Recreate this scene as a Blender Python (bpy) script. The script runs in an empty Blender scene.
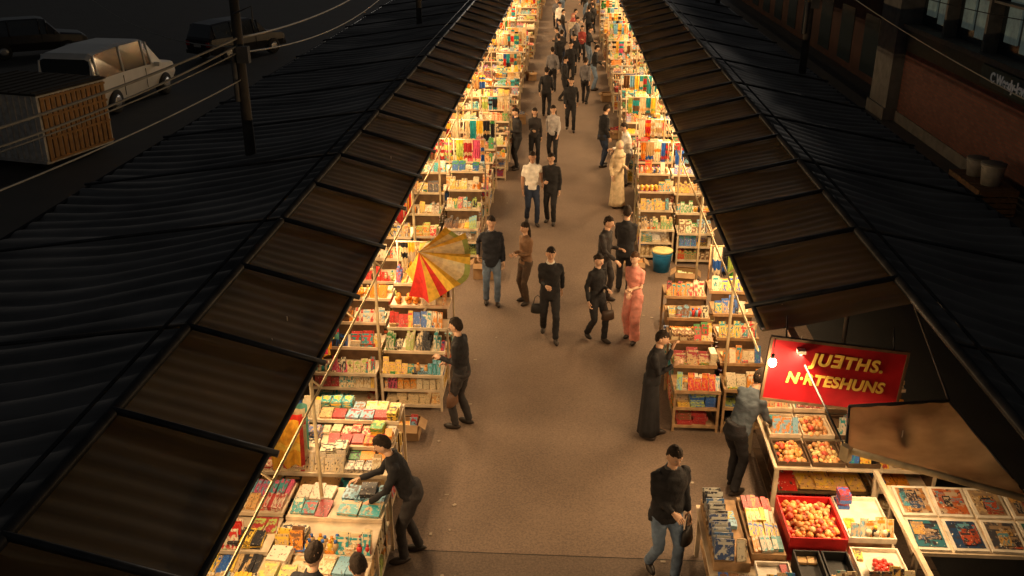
import bpy, bmesh, math, random
from mathutils import Vector, Matrix, noise
R = random.Random(11)
scene = bpy.context.scene
COL = scene.collection
rad = math.radians

# ------------------------------------------------------------------ materials
def mat(name, col, rough=0.8, var=0.25, scale=6.0, bump=0.15, bscale=40.0, metal=0.0, emis=None, estr=0.0, transl=0.0, spec=0.3):
    m = bpy.data.materials.new(name); m.use_nodes = True
    nt = m.node_tree; N = nt.nodes; L = nt.links
    b = N["Principled BSDF"]
    tc = N.new("ShaderNodeTexCoord")
    nz = N.new("ShaderNodeTexNoise"); nz.inputs["Scale"].default_value = scale; nz.inputs["Detail"].default_value = 6
    L.new(tc.outputs["Object"], nz.inputs["Vector"])
    cr = N.new("ShaderNodeValToRGB")
    cr.color_ramp.elements[0].position = 0.3; cr.color_ramp.elements[1].position = 0.7
    cr.color_ramp.elements[0].color = tuple(c*(1-var) for c in col[:3])+(1,)
    cr.color_ramp.elements[1].color = tuple(min(1, c*(1+var)) for c in col[:3])+(1,)
    L.new(nz.outputs["Fac"], cr.inputs["Fac"]); L.new(cr.outputs["Color"], b.inputs["Base Color"])
    b.inputs["Roughness"].default_value = rough; b.inputs["Metallic"].default_value = metal
    b.inputs["Specular IOR Level"].default_value = spec
    if bump > 0:
        n2 = N.new("ShaderNodeTexNoise"); n2.inputs["Scale"].default_value = bscale; n2.inputs["Detail"].default_value = 4
        L.new(tc.outputs["Object"], n2.inputs["Vector"])
        bp = N.new("ShaderNodeBump"); bp.inputs["Strength"].default_value = bump; bp.inputs["Distance"].default_value = 0.02
        L.new(n2.outputs["Fac"], bp.inputs["Height"]); L.new(bp.outputs["Normal"], b.inputs["Normal"])
    if emis:
        b.inputs["Emission Color"].default_value = tuple(emis)+(1,); b.inputs["Emission Strength"].default_value = estr
    return m

def goods_mat():
    m = bpy.data.materials.new("printed_goods"); m.use_nodes = True
    nt = m.node_tree; N = nt.nodes; L = nt.links; b = N["Principled BSDF"]
    a = N.new("ShaderNodeAttribute"); a.attribute_name = "Ca"
    c = N.new("ShaderNodeAttribute"); c.attribute_name = "Cb"
    r = N.new("ShaderNodeAttribute"); r.attribute_name = "rn"
    uv = N.new("ShaderNodeUVMap"); uv.uv_map = "UV"
    w = N.new("ShaderNodeMath"); w.operation = 'MULTIPLY'; w.inputs[1].default_value = 60
    L.new(r.outputs["Fac"], w.inputs[0])
    def nois(sc, det, lo, hi):
        nz = N.new("ShaderNodeTexNoise"); nz.noise_dimensions = '4D'; nz.inputs["Scale"].default_value = sc; nz.inputs["Detail"].default_value = det
        L.new(uv.outputs[0], nz.inputs["Vector"]); L.new(w.outputs[0], nz.inputs["W"])
        g = N.new("ShaderNodeValToRGB"); g.color_ramp.elements[0].position = lo; g.color_ramp.elements[1].position = hi
        L.new(nz.outputs["Fac"], g.inputs["Fac"]); return g.outputs["Color"]
    def mix(f, x, y2, bt='MIX'):
        k = N.new("ShaderNodeMix"); k.data_type = 'RGBA'; k.blend_type = bt
        if isinstance(f, float): k.inputs[0].default_value = f
        else: L.new(f, k.inputs[0])
        L.new(x, k.inputs[6])
        if isinstance(y2, tuple): k.inputs[7].default_value = y2
        else: L.new(y2, k.inputs[7])
        return k.outputs[2]
    col = mix(nois(3.6, 4, .5, .58), a.outputs["Color"], c.outputs["Color"])
    col = mix(nois(6.5, 6, .57, .64), col, (.07, .04, .03, 1))
    col = mix(nois(9.5, 3, .63, .67), col, (.7, .62, .48, 1))
    sp = N.new("ShaderNodeSeparateXYZ"); L.new(uv.outputs[0], sp.inputs[0])
    def cmp(src, val, rng):
        q = N.new("ShaderNodeMath"); q.operation = 'COMPARE'; q.inputs[1].default_value = val; q.inputs[2].default_value = rng
        L.new(src, q.inputs[0]); return q.outputs[0]
    cx = cmp(sp.outputs[0], 0.5, 0.36); cy = cmp(sp.outputs[1], 0.8, 0.07)
    ml = N.new("ShaderNodeMath"); ml.operation = 'MULTIPLY'; L.new(cx, ml.inputs[0]); L.new(cy, ml.inputs[1])
    col = mix(ml.outputs[0], col, c.outputs["Color"])
    L.new(col, b.inputs["Base Color"])
    b.inputs["Roughness"].default_value = 0.42
    return m
def plain_attr_mat(name, rough, transl=0.0):
    m = bpy.data.materials.new(name); m.use_nodes = True
    nt = m.node_tree; N = nt.nodes; L = nt.links; b = N["Principled BSDF"]
    a = N.new("ShaderNodeAttribute"); a.attribute_name = "Ca"
    tc = N.new("ShaderNodeTexCoord"); nz = N.new("ShaderNodeTexNoise"); nz.inputs["Scale"].default_value = 14; nz.inputs["Detail"].default_value = 5
    L.new(tc.outputs["Object"], nz.inputs["Vector"])
    cr = N.new("ShaderNodeValToRGB"); cr.color_ramp.elements[0].color = (.5, .47, .45, 1); cr.color_ramp.elements[0].position = .3; cr.color_ramp.elements[1].position = .6
    L.new(nz.outputs["Fac"], cr.inputs["Fac"])
    k = N.new("ShaderNodeMix"); k.data_type = 'RGBA'; k.blend_type = 'MULTIPLY'; k.inputs[0].default_value = .6
    L.new(a.outputs["Color"], k.inputs[6]); L.new(cr.outputs[0], k.inputs[7]); L.new(k.outputs[2], b.inputs["Base Color"])
    b.inputs["Roughness"].default_value = rough
    if transl:
        t = N.new("ShaderNodeBsdfTranslucent"); L.new(k.outputs[2], t.inputs["Color"])
        mx = N.new("ShaderNodeMixShader"); mx.inputs[0].default_value = transl
        L.new(b.outputs[0], mx.inputs[1]); L.new(t.outputs[0], mx.inputs[2]); L.new(mx.outputs[0], N["Material Output"].inputs["Surface"])
    return m

def stripe_canvas(name, c1, c2, transl, sy=5.0, lo=.4, hi=.62, sx=.5, ws=.6):
    m = bpy.data.materials.new(name); m.use_nodes = True
    nt = m.node_tree; N = nt.nodes; L = nt.links; b = N["Principled BSDF"]
    tc = N.new("ShaderNodeTexCoord"); mp = N.new("ShaderNodeMapping"); mp.inputs["Scale"].default_value = (sx, sy, .3)
    L.new(tc.outputs["Object"], mp.inputs[0])
    nz = N.new("ShaderNodeTexNoise"); nz.inputs["Scale"].default_value = 1.0; nz.inputs["Detail"].default_value = 4; nz.inputs["Roughness"].default_value = 0.5
    L.new(mp.outputs[0], nz.inputs["Vector"])
    n3 = N.new("ShaderNodeTexNoise"); n3.inputs["Scale"].default_value = 0.9; n3.inputs["Detail"].default_value = 8
    L.new(tc.outputs["Object"], n3.inputs["Vector"])
    ad = N.new("ShaderNodeMath"); ad.operation = 'MULTIPLY_ADD'; ad.inputs[1].default_value = 1-ws
    L.new(n3.outputs["Fac"], ad.inputs[0])
    h = N.new("ShaderNodeMath"); h.operation = 'MULTIPLY'; h.inputs[1].default_value = ws
    L.new(nz.outputs["Fac"], h.inputs[0]); L.new(h.outputs[0], ad.inputs[2])
    cr = N.new("ShaderNodeValToRGB"); cr.color_ramp.elements[0].position = lo; cr.color_ramp.elements[1].position = hi
    cr.color_ramp.elements[0].color = c1+(1,); cr.color_ramp.elements[1].color = c2+(1,)
    L.new(ad.outputs[0], cr.inputs["Fac"]); L.new(cr.outputs[0], b.inputs["Base Color"]); b.inputs["Roughness"].default_value = 0.65
    if transl:
        t = N.new("ShaderNodeBsdfTranslucent"); L.new(cr.outputs[0], t.inputs["Color"])
        mx = N.new("ShaderNodeMixShader"); mx.inputs[0].default_value = transl
        L.new(b.outputs[0], mx.inputs[1]); L.new(t.outputs[0], mx.inputs[2]); L.new(mx.outputs[0], N["Material Output"].inputs["Surface"])
    return m

def ground_mat(name, dark, light, speck):
    m = bpy.data.materials.new(name); m.use_nodes = True
    nt = m.node_tree; N = nt.nodes; L = nt.links; b = N["Principled BSDF"]
    tc = N.new("ShaderNodeTexCoord")
    n1 = N.new("ShaderNodeTexNoise"); n1.inputs["Scale"].default_value = 0.8; n1.inputs["Detail"].default_value = 9; n1.inputs["Roughness"].default_value = 0.62
    n2 = N.new("ShaderNodeTexNoise"); n2.inputs["Scale"].default_value = 34; n2.inputs["Detail"].default_value = 5; n2.inputs["Roughness"].default_value = 0.8
    for n in (n1, n2): L.new(tc.outputs["Object"], n.inputs["Vector"])
    cr = N.new("ShaderNodeValToRGB"); cr.color_ramp.elements[0].position = 0.3; cr.color_ramp.elements[1].position = 0.7
    cr.color_ramp.elements[0].color = dark+(1,); cr.color_ramp.elements[1].color = light+(1,)
    L.new(n1.outputs["Fac"], cr.inputs["Fac"])
    c2 = N.new("ShaderNodeValToRGB"); c2.color_ramp.elements[0].position = 0.38; c2.color_ramp.elements[1].position = 0.62
    c2.color_ramp.elements[0].color = (1-speck,)*3+(1,); c2.color_ramp.elements[1].color = (1, 1, 1, 1)
    L.new(n2.outputs["Fac"], c2.inputs["Fac"])
    mx = N.new("ShaderNodeMix"); mx.data_type = 'RGBA'; mx.blend_type = 'MULTIPLY'; mx.inputs[0].default_value = 1
    L.new(cr.outputs[0], mx.inputs[6]); L.new(c2.outputs[0], mx.inputs[7]); L.new(mx.outputs[2], b.inputs["Base Color"])
    bp = N.new("ShaderNodeBump"); bp.inputs["Strength"].default_value = 0.5; bp.inputs["Distance"].default_value = 0.01
    L.new(n2.outputs["Fac"], bp.inputs["Height"]); L.new(bp.outputs["Normal"], b.inputs["Normal"])
    b.inputs["Roughness"].default_value = 0.72
    return m

def brick_mat():
    m = bpy.data.materials.new("red_brick"); m.use_nodes = True
    nt = m.node_tree; N = nt.nodes; L = nt.links; b = N["Principled BSDF"]
    tc = N.new("ShaderNodeTexCoord"); sp = N.new("ShaderNodeSeparateXYZ"); cb = N.new("ShaderNodeCombineXYZ")
    L.new(tc.outputs["Object"], sp.inputs[0]); L.new(sp.outputs[1], cb.inputs[0]); L.new(sp.outputs[2], cb.inputs[1])
    br = N.new("ShaderNodeTexBrick"); br.inputs["Scale"].default_value = 1.0
    br.inputs["Brick Width"].default_value = 0.24; br.inputs["Row Height"].default_value = 0.085; br.inputs["Mortar Size"].default_value = 0.008
    br.inputs["Color1"].default_value = (0.08, 0.024, 0.018, 1); br.inputs["Color2"].default_value = (0.13, 0.04, 0.027, 1); br.inputs["Mortar"].default_value = (0.05, 0.045, 0.04, 1)
    L.new(cb.outputs[0], br.inputs["Vector"]); L.new(br.outputs["Color"], b.inputs["Base Color"]); b.inputs["Roughness"].default_value = 0.9
    return m

GOODS = goods_mat(); PLAIN = plain_attr_mat("food_and_goods", .5); CLOTHG = plain_attr_mat("hanging_fabric", .8, .45)
M_CREAM = mat("cream_painted_wood", (0.64, 0.51, 0.35), 0.55, 0.28, 5)
M_WOOD = mat("crate_wood", (0.36, 0.22, 0.11), 0.75, 0.35, 9)
M_DARKWOOD = mat("dark_shelf_wood", (0.10, 0.058, 0.03), 0.8, 0.3, 8)
M_STEEL = mat("dark_steel_frame", (0.05, 0.048, 0.048), 0.4, 0.4, 4, metal=0.3)
M_POST = mat("worn_yellow_post", (0.55, 0.42, 0.24), 0.6, 0.3, 7)
M_RUBBER = mat("black_rubber", (0.02, 0.02, 0.02), 0.85)
M_CHROME = mat("hub_metal", (0.4, 0.4, 0.4), 0.35, metal=0.8)
M_GLASS = mat("dark_car_glass", (0.02, 0.025, 0.03), 0.1, 0.05, bump=0, spec=0.8)
M_BULB = mat("lit_lamp", (1, 0.9, 0.7), 0.5, 0.02, bump=0, emis=(1, 0.72, 0.4), estr=9)
M_CONC = mat("grey_concrete", (0.12, 0.115, 0.11), 0.9, 0.25, 3)
M_CARD = mat("cardboard", (0.36, 0.22, 0.11), 0.9, 0.2, 5)
M_BRICK = brick_mat()

# ------------------------------------------------------------------ mesh builder
def sph_lists(nu, nv):
    v = [(0, 0, 1)]; f = []
    for j in range(1, nv):
        t = math.pi*j/nv
        for i in range(nu):
            p = 2*math.pi*i/nu
            v.append((math.sin(t)*math.cos(p), math.sin(t)*math.sin(p), math.cos(t)))
    v.append((0, 0, -1)); last = len(v)-1
    for i in range(nu):
        k = (i+1) % nu
        f.append((0, 1+i, 1+k))
        f.append((last, 1+(nv-2)*nu+k, 1+(nv-2)*nu+i))
    for j in range(nv-2):
        for i in range(nu):
            k = (i+1) % nu
            f.append((1+j*nu+i, 1+(j+1)*nu+i, 1+(j+1)*nu+k, 1+j*nu+k))
    return v, f
SPH_S = sph_lists(8, 5); SPH_L = sph_lists(32, 24); SPH_M = sph_lists(12, 8)
BF = [(3, 2, 1, 0), (4, 5, 6, 7), (0, 1, 5, 4), (1, 2, 6, 5), (2, 3, 7, 6), (3, 0, 4, 7)]
UV4 = ((0, 0), (1, 0), (1, 1), (0, 1))

class MB:
    def __init__(s):
        s.v = []; s.f = []; s.m = []; s.a = []; s.b = []; s.r = []; s.sm = []
    def add(s, verts, faces, mi=0, ca=(.5, .5, .5), cb=(.5, .5, .5), rn=0.0, sm=False):
        o = len(s.v); s.v.extend([tuple(p) for p in verts])
        for f in faces:
            s.f.append(tuple(i+o for i in f)); s.m.append(mi); s.a.append(ca); s.b.append(cb); s.r.append(rn); s.sm.append(sm)
    def box(s, c, d, rz=0.0, tx=0.0, ty=0.0, mi=0, ca=(.5, .5, .5), cb=(.5, .5, .5), rn=0.0):
        M = Matrix.Translation(c)
        if rz: M = M @ Matrix.Rotation(rz, 4, 'Z')
        if tx: M = M @ Matrix.Rotation(tx, 4, 'X')
        if ty: M = M @ Matrix.Rotation(ty, 4, 'Y')
        x, y, z = d[0]/2, d[1]/2, d[2]/2
        vs = [M @ Vector(p) for p in ((-x, -y, -z), (x, -y, -z), (x, y, -z), (-x, y, -z), (-x, -y, z), (x, -y, z), (x, y, z), (-x, y, z))]
        s.add(vs, BF, mi, ca, cb, rn)
    def sphere(s, c, r, T=SPH_S, mi=0, ca=(.5, .5, .5), cb=(.5, .5, .5), rn=0.0, fn=None, M=None):
        vs = []
        for p in T[0]:
            q = Vector((p[0]*r[0], p[1]*r[1], p[2]*r[2]))
            if fn: q = fn(Vector(p), q)
            if M: q = M @ q
            vs.append(q + Vector(c))
        s.add(vs, T[1], mi, ca, cb, rn, True)
    def rings(s, rings, n=10, mi=0, ca=(.5, .5, .5), cb=(.5, .5, .5), sm=True, wav=None, cap=True):
        vs = []; fs = []
        for k, (c, ax, ay) in enumerate(rings):
            for i in range(n):
                t = 2*math.pi*i/n
                w = wav(k, t) if wav else 1.0
                vs.append(Vector(c) + (Vector(ax)*math.cos(t) + Vector(ay)*math.sin(t))*w)
        for k in range(len(rings)-1):
            for i in range(n):
                j = (i+1) % n
                fs.append((k*n+i, k*n+j, (k+1)*n+j, (k+1)*n+i))
        if cap:
            fs.append(tuple(reversed(range(n)))); fs.append(tuple((len(rings)-1)*n+i for i in range(n)))
        s.add(vs, fs, mi, ca, cb, 0.0, sm)
    def tube(s, pts, rs, n=8, mi=0, ca=(.5, .5, .5), cb=(.5, .5, .5), ref=None):
        pts = [Vector(p) for p in pts]
        if not isinstance(rs, (list, tuple)): rs = [rs]*len(pts)
        rg = []
        for i, p in enumerate(pts):
            if i == 0: t = pts[1]-p
            elif i == len(pts)-1: t = p-pts[i-1]
            else: t = (pts[i+1]-p).normalized()+(p-pts[i-1]).normalized()
            t.normalize()
            rf = Vector(ref) if ref else (Vector((0, 1, 0)) if abs(t.y) < 0.8 else Vector((1, 0, 0)))
            ax = rf.cross(t).normalized(); ay = t.cross(ax).normalized()
            rg.append((p, ax*rs[i], ay*rs[i]))
        s.rings(rg, n, mi, ca, cb)
    def obj(s, name, mats, parent=None, loc=None, attrs=False):
        me = bpy.data.meshes.new(name)
        me.from_pydata(s.v, [], s.f)
        for m in mats: me.materials.append(m)
        me.polygons.foreach_set("material_index", s.m)
        me.polygons.foreach_set("use_smooth", s.sm)
        if attrs:
            ua = []; fa = []; fb = []; fc = []
            for f, a, b, r in zip(s.f, s.a, s.b, s.r):
                n = len(f)
                for k in range(n):
                    u = UV4[k] if n <= 4 else (0.5+0.5*math.cos(6.283*k/n), 0.5+0.5*math.sin(6.283*k/n))
                    ua += [u[0], u[1]]; fa += [a[0], a[1], a[2], 1]; fb += [b[0], b[1], b[2], 1]; fc.append(r)
            me.uv_layers.new(name="UV")
            me.attributes.new("Ca", 'FLOAT_COLOR', 'CORNER'); me.attributes.new("Cb", 'FLOAT_COLOR', 'CORNER'); me.attributes.new("rn", 'FLOAT', 'CORNER')
            me.uv_layers["UV"].data.foreach_set("uv", ua)
            me.attributes["Ca"].data.foreach_set("color", fa)
            me.attributes["Cb"].data.foreach_set("color", fb)
            me.attributes["rn"].data.foreach_set("value", fc)
        me.update()
        o = bpy.data.objects.new(name, me); COL.objects.link(o)
        if parent: o.parent = parent
        if loc: o.location = loc
        return o
def empty(name, loc=(0, 0, 0), rz=0.0):
    e = bpy.data.objects.new(name, None); COL.objects.link(e); e.location = loc; e.rotation_euler[2] = rz; e.empty_display_size = 0.3
    return e

# ------------------------------------------------------------------ people
_cl = {}
def cloth(c):
    if c not in _cl: _cl[c] = mat("cloth_%d" % len(_cl), c, 0.8, 0.25, 9, 0.3, 50)
    return _cl[c]
SKINS = [mat("skin_tan", (0.60, 0.36, 0.23), 0.5, 0.08, 12, 0.05), mat("skin_brown", (0.42, 0.23, 0.14), 0.5, 0.08, 12, 0.05), mat("skin_light", (0.66, 0.42, 0.29), 0.5, 0.08, 12, 0.05)]
M_HAIR = mat("black_hair", (0.03, 0.02, 0.014), 0.7, 0.4, 40, 0.7, 90, spec=.15)
M_HAIRB = mat("brown_hair", (0.08, 0.04, 0.02), 0.7, 0.3, 30, 0.6, 70, spec=.15)
M_EYE = mat("eye_white", (0.6, 0.57, 0.52), 0.3, 0.02, bump=0)
M_LIP = mat("lip", (0.4, 0.16, 0.13), 0.5, 0.05, bump=0)
M_SHOE = mat("dark_shoe", (0.03, 0.022, 0.018), 0.45)
TMP = bpy.data.objects.new("t", bpy.data.meshes.new("t")); COL.objects.link(TMP)
_md = TMP.modifiers.new("r", 'REMESH'); _md.mode = 'VOXEL'
_sm = TMP.modifiers.new("s", 'SMOOTH'); _sm.factor = 0.5
def remesh(mb, vox, it=3):
    me = TMP.data; me.clear_geometry(); me.from_pydata(mb.v, [], mb.f); me.update()
    _md.voxel_size = vox; _sm.iterations = it
    TMP.update_tag(); bpy.context.view_layer.update()
    dg = bpy.context.evaluated_depsgraph_get()
    ev = TMP.evaluated_get(dg); e = ev.to_mesh()
    vs = [v.co.copy() for v in e.vertices]; ns = [v.normal.copy() for v in e.vertices]; fs = [tuple(p.vertices) for p in e.polygons]
    ev.to_mesh_clear()
    return vs, ns, fs
def wrinkle(vs, ns, amp, seed):
    out = []
    for v, n in zip(vs, ns):
        q = Vector((v.x*9+seed, v.y*9, v.z*14))
        d = noise.noise(q)*amp + noise.noise(q*2.3)*amp*0.5
        out.append(v+n*d)
    return out
def ik(S, T, a, b, pole):
    d = T-S; L = d.length; mx = (a+b)*0.985
    if L > mx: d = d*(mx/L); T = S+d; L = mx
    u = d/L; x = (a*a-b*b+L*L)/(2*L); h = math.sqrt(max(0.0, a*a-x*x))
    p = pole-u*pole.dot(u); p.normalize()
    return S+u*x+p*h, T
ARM = {'down': (0.055, -0.04, -0.52), 'swingf': (0.03, -0.22, -0.46), 'swingb': (0.05, 0.16, -0.48), 'bent': (-0.09, -0.26, -0.26), 'reach': (-0.02, -0.4, -0.3),
       'low': (-0.02, -0.3, -0.42), 'face': (-0.1, -0.2, 0.06), 'hip': (0.08, 0.02, -0.4), 'front': (-0.13, -0.2, -0.36), 'phone': (-0.1, -0.26, -0.12)}
def hand(mb, w, d, n, mi, curl=0.6):
    d = d.normalized(); n = (n-d*n.dot(d)).normalized(); s = d.cross(n).normalized()
    P = lambda a, b, c: w+d*a+s*b+n*c
    mb.rings([(P(-0.02, 0, 0), s*.024, n*.018), (P(.02, 0, 0), s*.03, n*.016), (P(.06, 0, 0), s*.041, n*.014), (P(.095, 0, 0), s*.038, n*.011)], 8, mi)
    for off, ln in ((-.03, .058), (-.01, .074), (.011, .08), (.031, .068)):
        a = curl*0.5; p = P(.085, off, 0); pts = [p]
        for k in range(3):
            seg = ln*(.42, .32, .26)[k]
            p = p+(d*math.cos(a)+n*math.sin(a))*seg; pts.append(p); a += curl*0.8
        mb.tube(pts, [.0095, .009, .008, .006], 6, mi)
    p = P(.015, .028, .004); mb.tube([p, P(.045, .05, .014), P(.075, .052, .026)], [.012, .01, .007], 6, mi)

def person(x, y, rot=0, h=1.72, top=(.012, .012, .014), bot=(.02, .02, .025), lean=0, arms=('down', 'down'), stride=0.05, hair='short', lower='trousers',
           skin=0, look=8, turn=0, fem=False, hairmat=None, jacket=False, collar=None, vox=0.019, bare=False, name=None, bulk=1.0, flare=.11):
    F = MB(); seed = R.random()*50
    hz = 0.92-(0.5*stride*stride); piv = Vector((0, 0, hz))
    T = Matrix.Translation(piv) @ Matrix.Rotation(rad(lean), 4, 'X') @ Matrix.Rotation(rad(turn), 4, 'Z') @ Matrix.Translation(-piv)
    hb = Vector((0, lean*0.0022, 0))
    wsc = (0.86 if fem else .95)*bulk
    lowm = MB()
    feet = []
    for sd, st in ((1, stride), (-1, -stride)):
        hip = Vector((sd*.085, 0, hz-.02))+hb
        ank = Vector((sd*.1, -st, .085+(0.05 if st < -0.1 else 0)))
        kn, ank = ik(hip, ank, .43, .415, Vector((sd*.1, -1, 0)))
        feet.append((sd, ank, st))
        if lower in ('trousers', 'wide'):
            wd = 1.0 if lower == 'trousers' else 1.45
            mid = hip.lerp(kn, .5); sh = kn.lerp(ank, .45)
            lowm.tube([hip+Vector((0, 0, .04)), mid, kn, sh, ank+Vector((0, 0, -.015))], [.098, .085*(1+(wd-1)*.4), .066*wd, .064*wd, .058*wd*(1.15 if wd > 1 else 1)], 12)
    zz = hz
    if lower in ('trousers', 'wide'):
        lowm.rings([((0, hb.y, zz-.1), (.15*wsc, 0, 0), (0, .1, 0)), ((0, hb.y+.01, zz-.02), (.168, 0, 0), (0, .122, 0)), ((0, hb.y, zz+.07), (.155*wsc, 0, 0), (0, .11, 0)), ((0, hb.y, zz+.13), (.14*wsc, 0, 0), (0, .1, 0))], 16)
        vs, ns, fs = remesh(lowm, vox); F.add(wrinkle(vs, ns, .010, seed), fs, 0, sm=True)
    else:
        zb = .07 if lower == 'robe' else .45
        rg = []
        for k in range(9):
            t = k/8; z = (zz+.1)*(1-t)+zb*t
            rx = (.15+flare*t**1.2)*wsc+.02; ry = .11+(flare+stride*.5)*t**1.2
            if k < 2: rx *= .98
            rg.append(((0, hb.y*(1-t), z), (rx, 0, 0), (0, ry, 0)))
        ph = seed
        F.rings(rg, 40, 0, wav=lambda k, t: 1+.055*(k/8)*math.sin(7*t+ph)+.03*(k/8)*math.sin(12*t+2*ph+k*.3))
    for sd, a, st in feet:
        lift = a.z-.085
        def fn(p, q): return Vector((q.x*(1-.25*max(0, p.y)), q.y, max(q.z, -.035)))
        F.sphere((a.x*1.05, a.y-.055, .036+lift*.8), (.047, .135, .05), SPH_M, 3, fn=fn, M=Matrix.Rotation(rad(sd*8), 3, 'Z'))
    up = MB(); hem = hz-(.13 if jacket else .05); ex = .016 if jacket else .004
    prof = [(hem, .165+ex, .122+ex), (hz+.03, .16+ex, .12+ex), (hz+.14, .146+ex, .108+ex), (hz+.27, .162+ex, .12+ex), (hz+.38, .173+ex, .122+ex), (hz+.46, .165+ex, .105+ex), (hz+.51, .122, .085), (hz+.555, .07, .065)]
    if fem: prof = [(z, w*(.9 if i > 1 else 1.0)*(0.9 if i == 2 else 1), d*(1.04 if i == 4 else .95)) for i, (z, w, d) in enumerate(prof)]
    rg = []
    for z, w, d in prof:
        c = T @ Vector((0, .0, z)) if z > hz else Vector((0, hb.y, z))
        R3 = T.to_3x3() if z > hz else Matrix.Identity(3)
        rg.append((c, R3 @ Vector((w*bulk, 0, 0)), R3 @ Vector((0, d*bulk, 0))))
    up.rings(rg, 18)
    R3 = T.to_3x3(); hands = []
    for i, sd in ((0, 1), (1, -1)):
        S = T @ Vector((sd*.178*wsc, .005, hz+.468))
        a = ARM[arms[i]]; tg = S+Matrix.Rotation(rad(turn), 3, 'Z') @ Vector((sd*a[0], a[1], a[2]))
        E, W = ik(S, tg, .29, .255, Vector((sd*.22, .8, -.5)))
        k = .88 if fem else .95
        if bare:
            m1 = S.lerp(E, .75)
            up.tube([S+R3 @ Vector((-sd*.05, 0, .01)), S, S.lerp(E, .4), m1], [.056*k, .062*k, .056*k, .054*k], 10)
            F.tube([m1-(E-S)*.1, E, E.lerp(W, .4), W], [.043*k, .039*k, .038*k, .026*k], 10, 2)
        else:
            up.tube([S+R3 @ Vector((-sd*.05, 0, .01)), S, S.lerp(E, .5), E, E.lerp(W, .5), W], [.058*k, .063*k, .057*k, .051*k, .046*k, .038*k], 10)
        hands.append((sd, W, (W-E).normalized()))
    vs, ns, fs = remesh(up, vox); F.add(wrinkle(vs, ns, .012, seed+9), fs, 1, sm=True)
    for sd, W, d in hands:
        nn = Vector((-sd, -.2, 0)) if d.z < -.6 else Vector((-sd*.3, 0, -1))
        hand(F, W+d*.012, d, nn, 2, .7)
    F.tube([T @ Vector((0, .0, hz+.5)), T @ Vector((0, -.01, hz+.56)), T @ Vector((0, -.022, hz+.64))], [.056, .053, .052], 12, 2)
    cc = R3 @ Vector((1, 0, 0)); cd = R3 @ Vector((0, 1, 0))
    F.rings([(T @ Vector((0, .004, hz+.53)), cc*.082, cd*.076), (T @ Vector((0, .004, hz+.58)), cc*.064, cd*.062), (T @ Vector((0, .004, hz+.575)), cc*.055, cd*.052)], 14, 6 if collar else 1, cap=False)
    # head
    HC = T @ Vector((0, -.03, hz+.72)); HR = Matrix.Rotation(rad(turn*.3), 3, 'Z') @ Matrix.Rotation(rad(look+lean*.75), 3, 'X')
    def hf(p, q):
        q = Vector(q)
        if p.z < 0: q.x *= 1-.28*(-p.z)**1.3; q.y *= 1-.12*(-p.z)
        if p.y < -.5: q.y *= 1-.05*min(1, (-p.y-.5)/.2)
        return q
    F.sphere(HC, (.081, .1, .122), SPH_L, 2, fn=hf, M=HR)
    def P(a, b, c): return HC+HR @ Vector((a, b, c))
    F.tube([P(0, -.088, .012), P(0, -.1, -.01), P(0, -.116, -.03), P(0, -.088, -.036)], [.007, .01, .014, .009], 8, 2)
    for sd in (1, -1):
        F.sphere(P(sd*.03, -.084, .0), (.011, .008, .006), SPH_S, 4, M=HR); F.sphere(P(sd*.03, -.0905, .0), (.005, .003, .005), SPH_S, 5, M=HR)
        F.tube([P(sd*.016, -.0925, .016), P(sd*.03, -.092, .019), P(sd*.043, -.083, .016)], [.0018, .0025, .0015], 6, 5)
        F.sphere(P(sd*.081, .005, -.005), (.011, .02, .031), SPH_S, 2, M=HR)
    F.sphere(P(0, -.088, -.058), (.022, .007, .006), SPH_S, 7, M=HR)
    if hair == 'scarf':
        def sf(p, q):
            if p.y < -.45 and p.z < .62: return q*.78
            return q
        F.sphere(HC+HR @ Vector((0, .01, .0)), (.094, .115, .135), SPH_L, 6, fn=sf, M=HR)
        F.rings([(P(0, .01, -.08), HR @ Vector((.085, 0, 0)), HR @ Vector((0, .09, 0))), (T @ Vector((0, 0, hz+.52)), cc*.14, cd*.12), (T @ Vector((0, .0, hz+.42)), cc*.2, cd*.15)], 16, 6)
    elif hair != 'bald':
        side = R.choice([-1, 1])
        def hr(p, q):
            # hair shell: uneven fringe low on the brow, sideburns, nape; dives under the skin below the hairline
            if p.y < -.1: line = .40-.32*max(0.0, (p.y+.85))+.10*side*p.x
            else: line = .16-1.25*(p.y+.1)
            line = max(line, -.6)
            d = p.z-line+noise.noise(p*5+Vector((seed, 0, 0)))*.16+noise.noise(p*13+Vector((seed, 0, 0)))*.06
            if d < -.05: return q*.80
            s = min(1.0, (d+.05)/.45); s = s*s*(3-2*s)
            n = noise.noise(p*3+Vector((seed, 3, 0)))*.09+noise.noise(p*9+Vector((seed, 3, 0)))*.06
            k = .99+.07*s+n*s
            w = 1-.28*(-p.z)**1.3 if p.z < 0 else 1.0
            return Vector((q.x*k*w, q.y*k, q.z*(k+.03*s)))
        F.sphere(HC, (.081, .1, .122), SPH_L, 5, fn=hr, M=HR)
        if hair == 'long':
            ax = HR @ Vector((1, 0, 0)); ay = HR @ Vector((0, 1, 0))
            F.rings([(P(0, .045, .06), ax*.07, ay*.05), (P(0, .06, -.05), ax*.088, ay*.052), (P(0, .07, -.16), ax*.09, ay*.042), (P(0, .08, -.25), ax*.075, ay*.03), (P(0, .08, -.31), ax*.04, ay*.015)], 12, 5)
        if hair == 'bun': F.sphere(P(0, .115, .03), (.04, .035, .04), SPH_M, 5)
    o = F.obj(name or ("woman" if fem else "man"), [cloth(bot), cloth(top), SKINS[skin], M_SHOE, M_EYE, hairmat or M_HAIR, cloth(collar) if collar else cloth(top), M_LIP])
    o.location = (x, y, 0.008); o.rotation_euler[2] = rad(rot); o.scale = (h/1.76,)*3
    return o

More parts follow.
